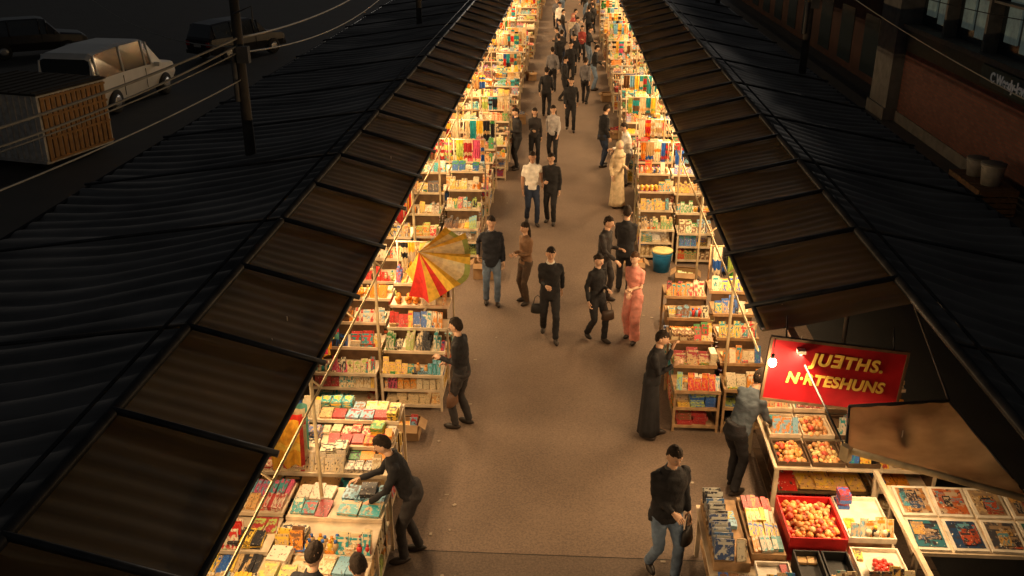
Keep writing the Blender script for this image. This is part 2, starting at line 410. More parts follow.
BK = (.017, .016, .018); BK2 = (.035, .03, .03); NAVY = (.02, .03, .06); JEAN = (.13, .18, .26); GREY = (.16, .15, .16); BRN = (.2, .11, .06); PINK = (.72, .29, .23)
WHITE = (.78, .73, .65); CREAM = (.62, .48, .3)
V = .016
person(-1.70, 8.88, -78, 1.74, BK, BK2, 20, ('low', 'reach'), .1, look=10, vox=V)
person(-2.28, 6.72, 165, 1.74, BK, BK2, 12, ('bent', 'low'), .05, look=20, vox=V)
person(-1.74, 6.62, 200, 1.70, (.2, .25, .36), BK, 14, ('low', 'bent'), .05, look=25, vox=V, skin=1)
person(1.20, 8.72, 22, 1.80, BK, JEAN, 5, ('down', 'front'), .13, look=8, vox=V, jacket=True, bulk=1.08, collar=(.1, .1, .1))
person(2.27, 10.45, 128, 1.76, (.08, .10, .12), BK, 24, ('reach', 'low'), .08, look=8, vox=V, bulk=1.05)
person(1.28, 11.72, 72, 1.70, BK, BK, 6, ('face', 'phone'), .05, look=10, vox=V, lower='robe', flare=.03)
person(-1.42, 11.82, -105, 1.74, BK, BK2, 3, ('bent', 'front'), .07, look=8, vox=V)
person(-1.34, 16.25, 8, 1.76, (.02, .022, .03), JEAN, 0, ('down', 'hip'), .06, look=-4, vox=V, jacket=True, collar=GREY)
person(-.70, 16.35, -50, 1.62, BRN, (.07, .045, .03), 0, ('bent', 'bent'), .04, 'long', fem=True, look=2, vox=V)
person(-.22, 14.85, 4, 1.74, BK, BK, 3, ('swingb', 'bent'), .2, look=0, vox=V, jacket=True, collar=WHITE)
person(.58, 14.8, 35, 1.62, BK, BK, 0, ('bent', 'down'), .14, 'bun', fem=True, vox=V, skin=2, look=-2)
person(1.22, 14.85, -28, 1.66, PINK, PINK, 2, ('bent', 'front'), .1, 'bun', lower='wide', fem=True, look=2, vox=V, skin=2, bare=True, hairmat=M_HAIRB)
person(.75, 16.5, 60, 1.72, BK2, BK2, 4, ('bent', 'low'), .05, look=4)
person(1.17, 16.9, 170, 1.75, BK, BK, 6, ('low', 'bent'), .05, jacket=True)
person(-.77, 20.9, 12, 1.76, WHITE, NAVY, 0, ('hip', 'down'), .12, skin=1, bare=True, look=0)
person(-.33, 21.0, -12, 1.70, BK, BK, 0, ('down', 'bent'), .1, jacket=True, look=0)
person(-.90, 26.1, 5, 1.64, BK2, BK, 0, ('down', 'bent'), .1, 'long', fem=True)
person(-.38, 26.3, -8, 1.68, (.42, .39, .38), BK, 0, ('swingf', 'swingb'), .14, 'long', fem=True)
person(-1.36, 25.6, -60, 1.74, BK, BK, 2, ('bent', 'down'), .05)
person(.12, 30.2, 0, 1.76, BK, BK, 0, ('swingb', 'swingf'), .15)
person(1.02, 26.0, 120, 1.76, BK, NAVY, 5, ('low', 'down'), .08, jacket=True)
person(1.28, 22.3, 30, 1.68, CREAM, CREAM, 0, ('bent', 'down'), .05, 'scarf', lower='robe', fem=True, collar=CREAM, skin=2, flare=.07)
person(1.62, 24.2, -80, 1.70, WHITE, GREY, 8, ('reach', 'low'), .05)
person(-.72, 32.2, 175, 1.72, BK, BK, 0, ('swingb', 'swingf'), .15)
base = [person(.1, 38, 0, 1.74, BK, BK, 0, ('swingb', 'swingf'), .16, vox=.024), person(-.3, 41.5, 170, 1.7, BK2, NAVY, 0, ('down', 'bent'), .1, vox=.024),
        person(.6, 43.5, 10, 1.64, (.3, .05, .04), BK, 0, ('down', 'bent'), .1, 'long', fem=True, vox=.024), person(-.6, 36.6, 185, 1.72, GREY, BK, 0, ('swingf', 'swingb'), .15, vox=.024),
        person(1.0, 37.0, 95, 1.75, BK, JEAN, 6, ('low', 'bent'), .05, vox=.024), person(.2, 48, 0, 1.62, (.5, .42, .32), BK, 0, ('down', 'down'), .1, 'scarf', fem=True, collar=(.4, .1, .08), vox=.024),
        person(-.5, 52, 0, 1.74, WHITE, NAVY, 0, ('swingb', 'down'), .13, vox=.024)]
bpy.data.objects.remove(TMP)
for yy in [34.5, 40, 43, 45.2, 47, 49, 51, 53, 55, 57, 58.5, 60, 61.5, 63, 65, 66.5, 68, 69.5, 71, 73, 75]:
    for q in range(2):
        if R.random() < .35: continue
        b = base[R.choice([0, 1, 3, 0, 1, 4, 2, 5, 3, 0])]
        o = bpy.data.objects.new(b.name.split('.')[0], b.data); COL.objects.link(o)
        side = -1 if q == 0 else 1
        o.location = (.05+side*R.uniform(.1, 1.25), yy+R.uniform(-.5, .5), .008); o.scale = (R.uniform(.94, 1.0),)*3
        o.rotation_euler[2] = R.choice([0, math.pi, 0, math.pi, 1.4, -1.4])+R.uniform(-.3, .3)

# ------------------------------------------------------------------ goods
PAL = [(.74, .58, .34), (.76, .66, .46), (.6, .03, .02), (.72, .25, .02), (.8, .5, .05), (.02, .28, .3), (.03, .12, .42), (.06, .27, .07), (.62, .1, .2), (.18, .08, .03), (.02, .02, .025), (.68, .56, .36), (.38, .03, .03), (.5, .33, .15), (.2, .42, .55), (.6, .5, .38), (.42, .52, .12), (.7, .4, .15)]
WT = [10, 8, 6, 8, 9, 7, 5, 4, 1, 7, 8, 6, 4, 7, 4, 4, 3, 4]
def pc(): return R.choices(PAL, WT)[0]
def jit(c, a=.12): k = 1+R.uniform(-a, a); return tuple(min(1, q*k) for q in c)
def bottle(g, x, y, z, r, H, c1, c2):
    g.tube([(x, y, z), (x, y, z+H*.65), (x, y, z+H*.8)], [r, r, r*.45], 8, 1, c1, c2); g.tube([(x, y, z+H*.8), (x, y, z+H)], [r*.5, r*.5], 8, 1, c2, c1)
def fill(g, x0, x1, y0, y1, z, style, lean=True):
    w = {'books': .14, 'packets': .095, 'folded': .2, 'bottles': .08, 'strips': .05, 'fruit': .085, 'mixed': .12}[style]
    d = {'books': .2, 'packets': .13, 'folded': .25, 'bottles': .09, 'strips': .2, 'fruit': .08, 'mixed': .17}[style]
    ny = max(1, int((y1-y0)/(d*1.0))); dy = (y1-y0)/ny
    for j in range(ny):
        x = x0+.01; run = 0; back = lean and j == ny-1
        while x < x1-w*.55:
            if run <= 0:
                ca = pc(); cb = pc(); rn = R.random(); run = R.randint(1, 4) if style != 'strips' else R.randint(2, 6); hh = R.uniform(.015, .06); ww = w*R.uniform(.75, 1.3)
                u = R.random()
                if style == 'bottles': kind = 'bot' if u < .7 else 'flat'
                elif style == 'fruit': kind = 'ball'
                elif style == 'mixed': kind = 'bot' if u < .15 else 'ball' if u < .25 else 'stack' if u < .5 else 'lean' if u < .8 else 'flat'
                elif style == 'books': kind = 'stack' if u < .35 else 'lean' if u < .5 else 'flat'
                elif style == 'folded': kind = 'stack' if u < .8 else 'flat'
                elif style == 'packets': kind = 'lean' if u < .45 else 'flat' if u < .85 else 'bot'
                else: kind = 'flat'
                if back and kind in ('flat', 'stack') and style != 'folded' and R.random() < .75: kind = 'lean'
                hmax = R.randint(1, 5)
            run -= 1
            ww2 = min(ww, x1-x); cx = x+ww2/2; cy = y0+dy*(j+.5)
            if R.random() < .05: x += ww; continue
            c1 = jit(ca); c2 = jit(cb)
            if kind == 'bot':
                r = min(.034, ww2*.42)
                for m in range(max(1, int(dy/.085))): bottle(g, cx+R.uniform(-.006, .006), y0+dy*(m+.5)/max(1, int(dy/.085)), z, r, R.uniform(.11, .16), c1, c2)
            elif kind == 'ball':
                for m in range(max(1, int(dy/.08))):
                    for lay in range(2): g.sphere((cx+R.uniform(-.015, .015), y0+.04+m*.08+R.uniform(-.01, .01), z+.035+lay*.045), (.04, .04, .036), SPH_S, 1, jit(ca, .25), jit(ca), rn)
            elif kind == 'lean':
                H = R.uniform(.15, .26)
                for m in range(max(1, int(dy/.09))):
                    g.box((cx, y0+.05+m*.09+R.uniform(-.01, .01), z+H/2*.93), (ww2*.93, .018, H), R.uniform(-.1, .1), rad(-22+R.uniform(-5, 5)), 0, 0, c1 if m % 2 == 0 else jit(cb), c2, rn)
            else:
                n = R.randint(max(1, hmax-1), hmax) if kind == 'stack' else 1; zz = z
                for s in range(n):
                    g.box((cx+R.uniform(-.008, .008), cy+R.uniform(-.012, .012), zz+hh/2), (ww2*.93, dy*R.uniform(.82, .97), hh*.96), R.uniform(-.14, .14) if style != 'strips' else R.uniform(-.05, .05), rad(R.uniform(-1, 1)) if n > 1 else rad(R.uniform(0, 10)), 0, 0, jit(R.choice([ca, ca, cb])), c2, rn if R.random() < .7 else R.random())
                    zz += hh
                    if zz > z+.2: break
            x += ww
def upright(g, x0, x1, y, z, H, face='y'):
    x = x0; run = 0
    while x < x1-.03:
        if run <= 0: ca = pc(); cb = pc(); rn = R.random(); run = R.randint(1, 6); w = R.uniform(.025, .1)
        run -= 1
        h = H*R.uniform(.6, .95)
        if face == 'y': g.box((x+w/2, y+R.uniform(-.015, .015), z+h/2), (w*.9, .16, h), 0, 0, rad(R.uniform(-3, 3)), 0, jit(ca), jit(cb), rn)
        else: g.box((y+R.uniform(-.015, .015), x+w/2, z+h/2), (.16, w*.9, h), 0, rad(R.uniform(-3, 3)), 0, 0, jit(ca), jit(cb), rn)
        x += w
def drape(g, x, y, ztop, w, h, ca, cb, rz=0.0, waves=3, mi=2):
    n = 12; vs = []; fs = []; rn = R.random(); M = Matrix.Rotation(rz, 3, 'Z'); ph = R.random()*6
    for j in range(7):
        for i in range(n+1):
            u = i/n-.5; a = .02+.03*j/6
            p = M @ Vector((u*w*(1-.1*j/6), a*math.sin(u*waves*6.28+ph), 0))
            vs.append((x+p.x, y+p.y, ztop-h*j/6+.015*math.sin(i*1.3+ph)*(j/6)))
    for j in range(6):
        c = ca if R.random() < .65 else cb
        for i in range(n): g.add([vs[j*(n+1)+i], vs[j*(n+1)+i+1], vs[(j+1)*(n+1)+i+1], vs[(j+1)*(n+1)+i]], [(0, 1, 2, 3)], mi, c, cb, rn, True)
STY = ['books', 'packets', 'folded', 'mixed', 'strips', 'mixed', 'mixed', 'bottles', 'packets']
GM = [GOODS, PLAIN, CLOTHG]
def rack(x0, x1, y0, y1, z0, z1, n, aisle, styles=None, name="market_stall", fm=None, lean=True, hang=0):
    fm = fm or R.choice([M_CREAM, M_CREAM, M_CREAM, M_WOOD])
    e = empty(name, ((x0+x1)/2, (y0+y1)/2, 0)); ox, oy = (x0+x1)/2, (y0+y1)/2
    f = MB(); g = MB(); t = .035
    def B(a0, a1, b0, b1, c0, c1, mi=0): f.box(((a0+a1)/2-ox, (b0+b1)/2-oy, (c0+c1)/2), (a1-a0, b1-b0, c1-c0), mi=mi)
    dy = (y1-y0)/n
    for i in range(n):
        z = z0+(z1-z0)*i/max(1, n-1); a = y0+dy*i; b = a+dy
        B(x0, x1, a, b-.002, z-.03, z)
        B(x0, x1, a-.018, a-.002, z-.035, z+.012, 0)
        if i: B(x0+t, x1-t, a+.004, a+.018, z-(z1-z0)/max(1, n-1), z-.036, 1)
        half = (x0+x1)/2 if R.random() < .6 else None
        if half and x1-x0 > .8:
            fill(g, x0+.02-ox, half-.01-ox, a+.015-oy, b-.02-oy, z+.003, R.choice(styles or STY), lean)
            fill(g, half+.01-ox, x1-.02-ox, a+.015-oy, b-.02-oy, z+.003, R.choice(styles or STY), lean)
        else: fill(g, x0+.02-ox, x1-.02-ox, a+.015-oy, b-.02-oy, z+.003, R.choice(styles or STY), lean)
    for px in (x0, x1-t):
        for py, zt in ((y0+.004, z0-.05), (y1-t, z1-.031), ((y0+y1)/2, (z0+z1)/2-.1)):
            B(px+.001, px+t-.001, py, py+t, 0, zt)
    zs = [.1, .1+(z0-.1)*.5] if z0 > .6 else [.1]
    for s in zs:
        B(x0+t, x1-t, y0+.03, y1-.05, s-.02, s)
        B(x0+t, x1-t, y0+.01, y0+.026, s-.03, s+.012)
        hh = (z0-.12)*.5-.05 if len(zs) == 2 else z0-.2
        if R.random() < .4: upright(g, x0+t+.01-ox, x1-t-.01-ox, y0+.13-oy, s+.002, min(hh, .27))
        else: fill(g, x0+t+.01-ox, x1-t-.01-ox, y0+.04-oy, y0+.4-oy, s+.002, R.choice(['books', 'folded', 'folded', 'packets']), False)
        ax = x1-.13 if aisle > 0 else x0+.13
        upright(g, y0+.5-oy, y1-.1-oy, ax-ox, s+.002, min(hh, .27), 'x')
    bx = x0+.02 if aisle > 0 else x1-.02
    B(bx-.008, bx+.008, y0+.05, y1-.05, .12, z0-.06, 1)
    B(x0+t, x1-t, y1-.3, y1-.285, .12, z0-.06, 1)
    if hang:
        for px in (x0+.03, x1-.03): f.tube([(px-ox, y1-.05-oy, z1), (px-ox, y1-.05-oy, z1+.62)], .014, 6)
        f.tube([(x0-ox, y1-.05-oy, z1+.6), (x1-ox, y1-.05-oy, z1+.6)], .013, 6)
        x = x0+.08
        while x < x1-.08:
            w = R.uniform(.09, .2); drape(g, x+w/2-ox, y1-.05-oy, z1+.59, w, R.uniform(.35, .55), jit(pc()), pc(), waves=2); x += w*1.02
    f.obj("frame", [fm, M_DARKWOOD], e); g.obj("merchandise", GM, e, attrs=True)
    return e

rack(-3.0, -1.93, 7.25, 9.0, .78, .86, 3, 1, ['books', 'mixed', 'folded'], "book_stall", M_CREAM, False)
rack(-4.15, -3.03, 7.25, 9.0, .78, .9, 3, 1, ['books', 'strips', 'mixed'], "book_stall", M_CREAM, False)
rack(-3.75, -2.05, 9.35, 10.7, .8, 1.0, 3, 1, ['books', 'mixed', 'books'], "book_stall", M_CREAM, False)
rack(-2.68, -1.76, 12.2, 13.95, .62, 1.5, 5, 1, ['strips', 'packets', 'strips', 'bottles', 'mixed'], "souvenir_stall", M_CREAM, True, 1)
rack(-3.75, -2.74, 12.2, 14.0, .62, 1.25, 4, 1, ['books', 'packets', 'mixed'], "book_stall", M_CREAM)
rack(-3.75, -2.74, 14.05, 16.3, .9, 1.5, 4, 1, ['mixed', 'packets'], "market_stall", M_CREAM)
rack(-2.55, -1.80, 18.5, 20.6, .7, 1.5, 4, 1, None, "market_stall", M_CREAM, True, 1)
rack(-3.55, -2.60, 18.0, 20.6, .7, 1.5, 4, 1, None, "market_stall", M_CREAM, True, 1)
rack(1.62, 2.28, 11.85, 14.3, .68, 1.3, 5, -1, ['books', 'packets', 'mixed'], "souvenir_stall", M_WOOD)
rack(2.32, 2.95, 11.85, 14.3, .72, 1.4, 5, -1, ['packets', 'mixed'], "souvenir_stall", M_WOOD, True, 1)
rack(1.58, 2.3, 18.7, 20.6, .7, 1.5, 4, -1, None, "market_stall", M_CREAM, True, 1)
rack(2.34, 3.1, 18.5, 20.6, .7, 1.5, 4, -1, None, "market_stall", M_CREAM, True, 1)
y = 21.3
while y < 86:
    Lg = R.uniform(1.7, 2.7)
    for side in (-1, 1):
        off = R.uniform(-.12, .12); z1 = R.uniform(1.15, 1.55); yy = y+R.uniform(-.15, .25)
        a, b = 1.72+off, 2.6+off
        for (p, q) in ((a, b), (b+.04, b+.95)):
            X0, X1 = (p, q) if side > 0 else (-q, -p)
            rack(X0, X1, yy, yy+Lg, R.uniform(.62, .75), z1, 4, -side, hang=R.random() < .6)
    y += Lg+R.uniform(.4, .7)

def carton(x, y, w, d, h, rz):
    e = empty("cardboard_box", (x, y, .008), rz); f = MB(); g = MB(); t = .006
    f.box((0, 0, t), (w, d, t*2))
    for s in (-1, 1):
        f.box((s*w/2, 0, h/2), (t, d, h)); f.box((0, s*(d/2), h/2), (w-t*1.2, t, h))
        f.box((s*(w/2+.05), 0, h-.01), (.12, d, t), ty=rad(s*35)); f.box((0, s*(d/2+.05), h-.01), (w, .12, t), tx=rad(-s*40))
    fill(g, -w/2+.02, w/2-.02, -d/2+.02, d/2-.02, h*.55, 'mixed', False)
    f.obj("carton", [M_CARD], e); g.obj("contents", GM, e, attrs=True)
for (bx, by) in ((-1.6, 17.6), (1.45, 17.9), (-2.35, 17.3), (1.5, 29.4), (-1.55, 31.2), (2.45, 17.6), (-2.2, 11.5), (-2.8, 11.55), (1.45, 35), (-1.5, 39), (2.5, 15.2), (2.05, 15.6)):
    carton(bx, by, R.uniform(.3, .42), R.uniform(.25, .35), R.uniform(.2, .32), R.uniform(-.4, .4))

def tray(g, f, x0, x1, y0, y1, z, ca, kind, hgt=.08, wall=0):
    f.box(((x0+x1)/2, (y0+y1)/2, z+.008), (x1-x0, y1-y0, .016), mi=wall)
    for a in (x0+.008, x1-.008): f.box((a, (y0+y1)/2, z+.016+hgt/2), (.016, y1-y0, hgt), mi=wall)
    for a in (y0+.008, y1-.008): f.box(((x0+x1)/2, a, z+.016+hgt/2), (x1-x0-.034, .016, hgt), mi=wall)
    if kind == 'fruit':
        st = .06
        for lay in range(3):
            m = .05+lay*.05; yy = y0+m
            while yy < y1-m+.001:
                xx = x0+m+R.uniform(0, .03)
                while xx < x1-m+.001:
                    s = R.uniform(.6, 1.05); c = R.choice([ca, ca, (.7, .1, .05), (.75, .5, .22), (.6, .25, .08), (.75, .35, .12)])
                    g.sphere((xx+R.uniform(-.02, .02), yy+R.uniform(-.02, .02), z+.045+lay*.032+R.uniform(-.012, .012)), (.037*s, .04*s, .031*s), SPH_M, 1, jit(c, .3), jit(ca, .3), R.random()); xx += st
                yy += st
    else: fill(g, x0+.02, x1-.02, y0+.02, y1-.02, z+.02, kind, False)
M_RED = mat("red_plastic", (.5, .02, .02), .4); M_BLACKP = mat("black_plastic_crate", (.02, .02, .02), .5); M_WHT = mat("white_tray", (.72, .64, .52), .5)
def fruit_stall():
    e = empty("snack_stall"); f = MB(); g = MB()
    def B(a0, a1, b0, b1, c0, c1, mi=0): f.box(((a0+a1)/2, (b0+b1)/2, (c0+c1)/2), (a1-a0, b1-b0, c1-c0), mi=mi)
    B(2.6, 3.9, 9.75, 11.4, .8, .83)
    for px in (2.62, 3.84):
        for py in (9.78, 11.34): B(px, px+.05, py, py+.05, 0, .8)
    B(2.68, 3.83, 9.85, 11.3, .4, .42, 1); B(2.68, 3.83, 9.85, 11.3, .1, .12, 1)
    B(2.66, 3.85, 10.3, 10.32, .43, .78, 1)
    fill(g, 2.7, 3.8, 9.87, 10.25, .425, 'folded', False); fill(g, 2.7, 3.8, 9.87, 10.25, .125, 'folded', False)
    cols = [(.75, .38, .08), (.65, .45, .15), (.7, .2, .06), (.7, .5, .2), (.5, .25, .1), (.75, .4, .1), (.6, .4, .2), (.7, .35, .12), (.6, .4, .2)]
    kk = ['fruit', 'packets', 'mixed', 'fruit', 'fruit', 'packets', 'mixed', 'packets', 'books']
    k = 0
    for i in range(3):
        for j in range(3):
            tray(g, f, 2.64+i*.415, 3.03+i*.415, 9.78+j*.54, 10.28+j*.54, .84+j*.06, cols[k], kk[k], .04, R.choice([0, 1, 0])); k += 1
    f.obj("frame", [M_CREAM, M_DARKWOOD, M_RED], e); g.obj("snacks", GM, e, attrs=True)
fruit_stall()
def front_stall():
    e = empty("snack_stall"); f = MB(); g = MB()
    def B(a0, a1, b0, b1, c0, c1, mi=0): f.box(((a0+a1)/2, (b0+b1)/2, (c0+c1)/2), (a1-a0, b1-b0, c1-c0), mi=mi)
    B(1.6, 3.66, 6.6, 9.15, .64, .68)
    for px in (1.62, 3.58):
        for py in (6.64, 9.06): B(px, px+.05, py, py+.05, 0, .64)
    B(1.66, 3.6, 6.7, 9.05, .25, .27, 1); B(1.66, 3.6, 8.0, 8.02, .28, .63, 1)
    B(1.64, 2.02, 8.0, 9.1, .684, .80, 1); fill(g, 1.86, 2.0, 8.02, 9.08, .805, 'packets', False)
    for i in range(10): g.box((1.75+R.uniform(-.012, .012), 8.08+i*.105, .905), (.2, R.uniform(.03, .06), R.uniform(.17, .22)), R.uniform(-.06, .06), rad(-28), 0, 0, R.choice([(.02, .06, .2), (.02, .02, .03), (.03, .12, .3)]), (.6, .58, .5), R.random())
    fill(g, 1.66, 2.0, 7.0, 7.95, .69, 'books', False)
    B(2.04, 2.4, 8.1, 9.1, .684, .84, 1); fill(g, 2.06, 2.38, 8.12, 9.08, .845, 'strips', False)
    for i, z in enumerate((.78, .70)): tray(g, f, 2.05, 2.4, 7.5-i*.5, 8.0-i*.5, z-.01, (.6, .4, .2), 'packets', .05, 3)
    B(2.44, 3.04, 8.22, 8.95, .684, .88, 2); tray(g, f, 2.44, 3.04, 8.2, 8.95, .885, (.75, .3, .07), 'fruit', .09, 2)
    B(2.46, 3.02, 7.55, 8.12, .684, .78, 4); tray(g, f, 2.46, 2.73, 7.55, 8.12, .785, (.3, .15, .05), 'bottles', .1, 4); tray(g, f, 2.75, 3.02, 7.55, 8.12, .785, (.3, .12, .05), 'packets', .1, 4)
    tray(g, f, 2.46, 2.73, 6.9, 7.5, .69, (.3, .15, .05), 'mixed', .08, 4); tray(g, f, 2.75, 3.02, 6.9, 7.5, .69, (.1, .05, .03), 'packets', .08, 4)
    tray(g, f, 3.1, 3.6, 8.35, 9.1, .84, (.8, .5, .3), 'mixed', .05, 3); B(3.12, 3.58, 8.4, 9.0, .684, .835, 1)
    tray(g, f, 3.1, 3.6, 7.65, 8.3, .76, (.7, .1, .05), 'packets', .05, 3); tray(g, f, 3.1, 3.6, 6.9, 7.6, .70, (.8, .6, .4), 'mixed', .05, 3)
    f.rings([((3.33, 7.9, .845), (.13, 0, 0), (0, .13, 0)), ((3.33, 7.9, .9), (.18, 0, 0), (0, .18, 0)), ((3.33, 7.9, .895), (.165, 0, 0), (0, .165, 0)), ((3.33, 7.9, .86), (.12, 0, 0), (0, .12, 0))], 20, 3)
    for i in range(16):
        a = i*2.4; r = .028*math.sqrt(i); g.sphere((3.33+r*math.cos(a), 7.9+r*math.sin(a), .90), (.03, .03, .026), SPH_M, 1, jit((.6, .04, .02), .3))
    f.box((3.7, 8.35, .98), (.05, 2.3, .05), mi=0)
    for py in (7.3, 9.4): B(3.68, 3.72, py, py+.05, 0, .955)
    f.obj("frame", [M_CREAM, M_WOOD, M_RED, M_WHT, M_BLACKP], e); g.obj("merchandise", GM, e, attrs=True)
front_stall()
def picture_stall():
    e = empty("picture_stall", (4.62, 8.85, 0)); f = MB(); g = MB()
    f.box((0, 0, .8), (1.66, 1.0, .05), tx=rad(10))
    for px in (-.75, .75):
        for py, h in ((-.42, .7), (.42, .84)): f.box((px, py, h/2), (.05, .05, h))
    for i in range(4):
        for j in range(2):
            c = [(.03, .13, .16), (.35, .16, .05), (.02, .05, .12), (.4, .1, .03), (.05, .05, .06), (.45, .3, .15), (.05, .14, .12), (.35, .22, .12)][i*2+j]
            M = Matrix.Rotation(rad(10), 4, 'X'); p = M @ Vector((-.61+i*.405, -.25+j*.49, .04+R.uniform(0, .008)))
            q = R.uniform(-.03, .03)
            f.box((p.x, p.y, .8+p.z), (.37, .45, .03), rz=q, tx=rad(10), mi=1)
            for k in range(6):
                w = .31 if k == 0 else R.uniform(.05, .2); h = .38 if k == 0 else R.uniform(.05, .22)
                dx = 0 if k == 0 else R.uniform(-.15+w/2, .15-w/2); dyy = 0 if k == 0 else R.uniform(-.18+h/2, .18-h/2)
                p = M @ Vector((-.61+i*.405+dx, -.25+j*.49+dyy, .062+k*.0022))
                g.box((p.x, p.y, .8+p.z), (w, h, .002), rz=q, tx=rad(10), ca=c if k == 0 else jit(R.choice([(.5, .28, .08), (.05, .2, .25), (.02, .02, .03), (.4, .07, .03), (.03, .06, .12)]), .3), cb=jit(R.choice([(.3, .2, .12), (.1, .25, .3), (.03, .03, .04), (.4, .3, .2)])), rn=R.random())
    f.obj("table", [M_CREAM, M_WHT], e); g.obj("framed_pictures", GM, e, attrs=True)
picture_stall()
rack(3.85, 4.6, 9.9, 12.0, .75, 1.1, 3, -1, ['mixed'], "market_stall", M_CREAM, False)

def garment_rail(x, y0, y1, z, top=2.75, name="garment_rail"):
    e = empty(name, (x, (y0+y1)/2, 0)); f = MB(); g = MB(); h = (y1-y0)/2
    for s in (-h, h): f.tube([(0, s, z), (0, s, top)], .008, 6)
    f.tube([(0, -h-.05, z), (0, h+.05, z)], .014, 8)
    yy = -h+.06
    while yy < h-.05:
        c = R.choice([(.75, .42, .04), (.65, .04, .03), (.7, .25, .04), (.6, .5, .3), (.5, .03, .07), (.1, .3, .25)])
        drape(g, 0, yy, z-.02, .36, R.uniform(.5, .7), c, R.choice([c, (.8, .6, .1), (.6, .05, .04)]), R.uniform(-.3, .3), 2); yy += .13
    f.obj("rail", [M_CREAM], e); g.obj("garments", GM, e, attrs=True)
garment_rail(-3.15, 9.02, 9.6, 1.7); garment_rail(-3.3, 10.9, 12.0, 2.1); garment_rail(-3.2, 16.6, 17.8, 2.1)

# ------------------------------------------------------------------ canopies
M_TARP = stripe_canvas("brown_canvas", (.075, .054, .024), (.135, .10, .046), .36, 4, .36, .64, .3, .5)
M_DARK = stripe_canvas("dark_corrugated_sheet", (.06, .056, .053), (.17, .158, .145), 0, 3.0, .38, .64, .4, .45)
def canopy(side, xi, xm, xo, zi, zm, zo, y0, y1, yin):
    e = empty("market_canopy"); BAY = 1.75
    g = MB()
    def grid(xa, xb, za, zb, ya, yb, nx, sy, zf, mi):
        ny = int((yb-ya)/sy); vs = []; fs = []
        for j in range(ny+1):
            yy = ya+(yb-ya)*j/ny
            for i in range(nx+1):
                t = i/nx; vs.append((side*(xa+(xb-xa)*t), yy, za+(zb-za)*t+zf(t, yy)))
        for j in range(ny):
            for i in range(nx):
                a = j*(nx+1)+i; fs.append((a, a+1, a+nx+2, a+nx+1))
        g.add(vs, fs, mi, sm=True)
    def zf1(t, yy):
        b = (yy/BAY) % 1
        return -.05*math.sin(math.pi*b)*(1-.4*t)+.008*math.sin(yy*math.tau/.2187)+.035*noise.noise(Vector((t*1.5, yy*.9, side)))
    def zf2(t, yy):
        w = yy+.15*math.sin(t*3.0)+.08*noise.noise(Vector((t*3, yy*.3, side*3)))
        b = (w/.44) % 1; am = .06+.05*noise.noise(Vector((t*2, yy*.5, 5)))
        return am*(abs(math.sin(math.pi*b))-.5)+.05*noise.noise(Vector((t*2, yy*.6, side*7)))-.12*math.sin(math.pi*t)
    grid(xi, xm, zi, zm, yin, y1, 8, .045, zf1, 0)
    grid(xm+.06, xo, zm-.02, zo, y0, y1, 20, .055, zf2, 1)
    g.obj("roof_sheets", [M_TARP, M_DARK], e)
    f = MB()
    def bar(p, q, w, mi=0): f.tube([Vector(p), Vector(q)], w, 6, mi)
    bar((side*xi, yin, zi+.01), (side*xi, y1, zi+.01), .03)
    bar((side*xm, y0, zm+.03), (side*xm, y1, zm+.03), .055)
    bar((side*(xm+.22), y0, zm+.06), (side*(xm+.22), y1, zm+.06), .02)
    bar((side*xo, y0, zo), (side*xo, y1, zo), .035)
    bar((side*(xi-.02), yin, zi-.28), (side*(xi-.02), y1, zi-.28), .013, 1)
    yy = math.ceil(y0/BAY)*BAY; k = 0
    while yy < y1:
        if yy > yin-.1:
            bar((side*(xi-.1), yy, zi+.01), (side*xm, yy, zm+.055), .036)
            bar((side*(xi+.35), yy, zi+.05), (side*(xi-.02), yy, zi-.28), .013, 1)
            if k % 2 == 0: bar((side*(xi+.08), yy, .0), (side*(xi+.08), yy, zi), .022, 1)
        if k % 2 == 0:
            bar((side*xm, yy, zm+.06), (side*xo, yy, zo+.08), .026)
            if not (side > 0 and 7 < yy < 10): bar((side*(xm+.05), yy, 0), (side*(xm+.05), yy, zm), .035)
            bar((side*(xo-.05), yy, 0), (side*(xo-.05), yy, zo), .035)
        yy += BAY; k += 1
    f.obj("frame", [M_STEEL, M_POST], e)
canopy(-1, 2.6, 3.95, 8.6, 2.6, 2.96, 2.3, .5, 90, .5)
canopy(1, 2.3, 3.95, 7.1, 2.6, 2.98, 2.35, .5, 90, 9.9)

# ------------------------------------------------------------------ lamps
WARM = (1.0, .655, .33)
def tube_lamp(x, y, z, L=1.2, power=60, ls=2.6, tilt=0):
    e = empty("fluorescent_lamp", (x, y, z)); f = MB()
    f.box((0, 0, .035), (.09, L, .04), mi=0); f.tube([(0, -L/2+.03, 0), (0, L/2-.03, 0)], .014, 8, 1)
    f.tube([(0, -L/2+.1, .055), (0, -L/2+.1, .2)], .005, 5, 0); f.tube([(0, L/2-.1, .055), (0, L/2-.1, .2)], .005, 5, 0)
    f.obj("fitting", [M_WHT, M_BULB], e)
    ld = bpy.data.lights.new("lamp_light", 'AREA'); ld.shape = 'RECTANGLE'; ld.size = .12; ld.size_y = ls; ld.energy = power; ld.color = WARM
    lo = bpy.data.objects.new("lamp_light", ld); COL.objects.link(lo); lo.parent = e; lo.location = (0, 0, -.02); lo.rotation_euler = (0, rad(tilt), 0)
y = 3.2
while y < 86:
    pl, pr = R.uniform(90, 130), R.uniform(90, 130)
    if y > 45: pl = pr = 140
    if y < 11: pl = 80
    tube_lamp(-2.95, y, 2.42, power=pl, tilt=-32)
    if y > 10: tube_lamp(2.7, y, 2.42, power=pr, tilt=32)
    y += 3.5
tube_lamp(3.45, 8.5, 2.04, .5, 46, .6, 14)
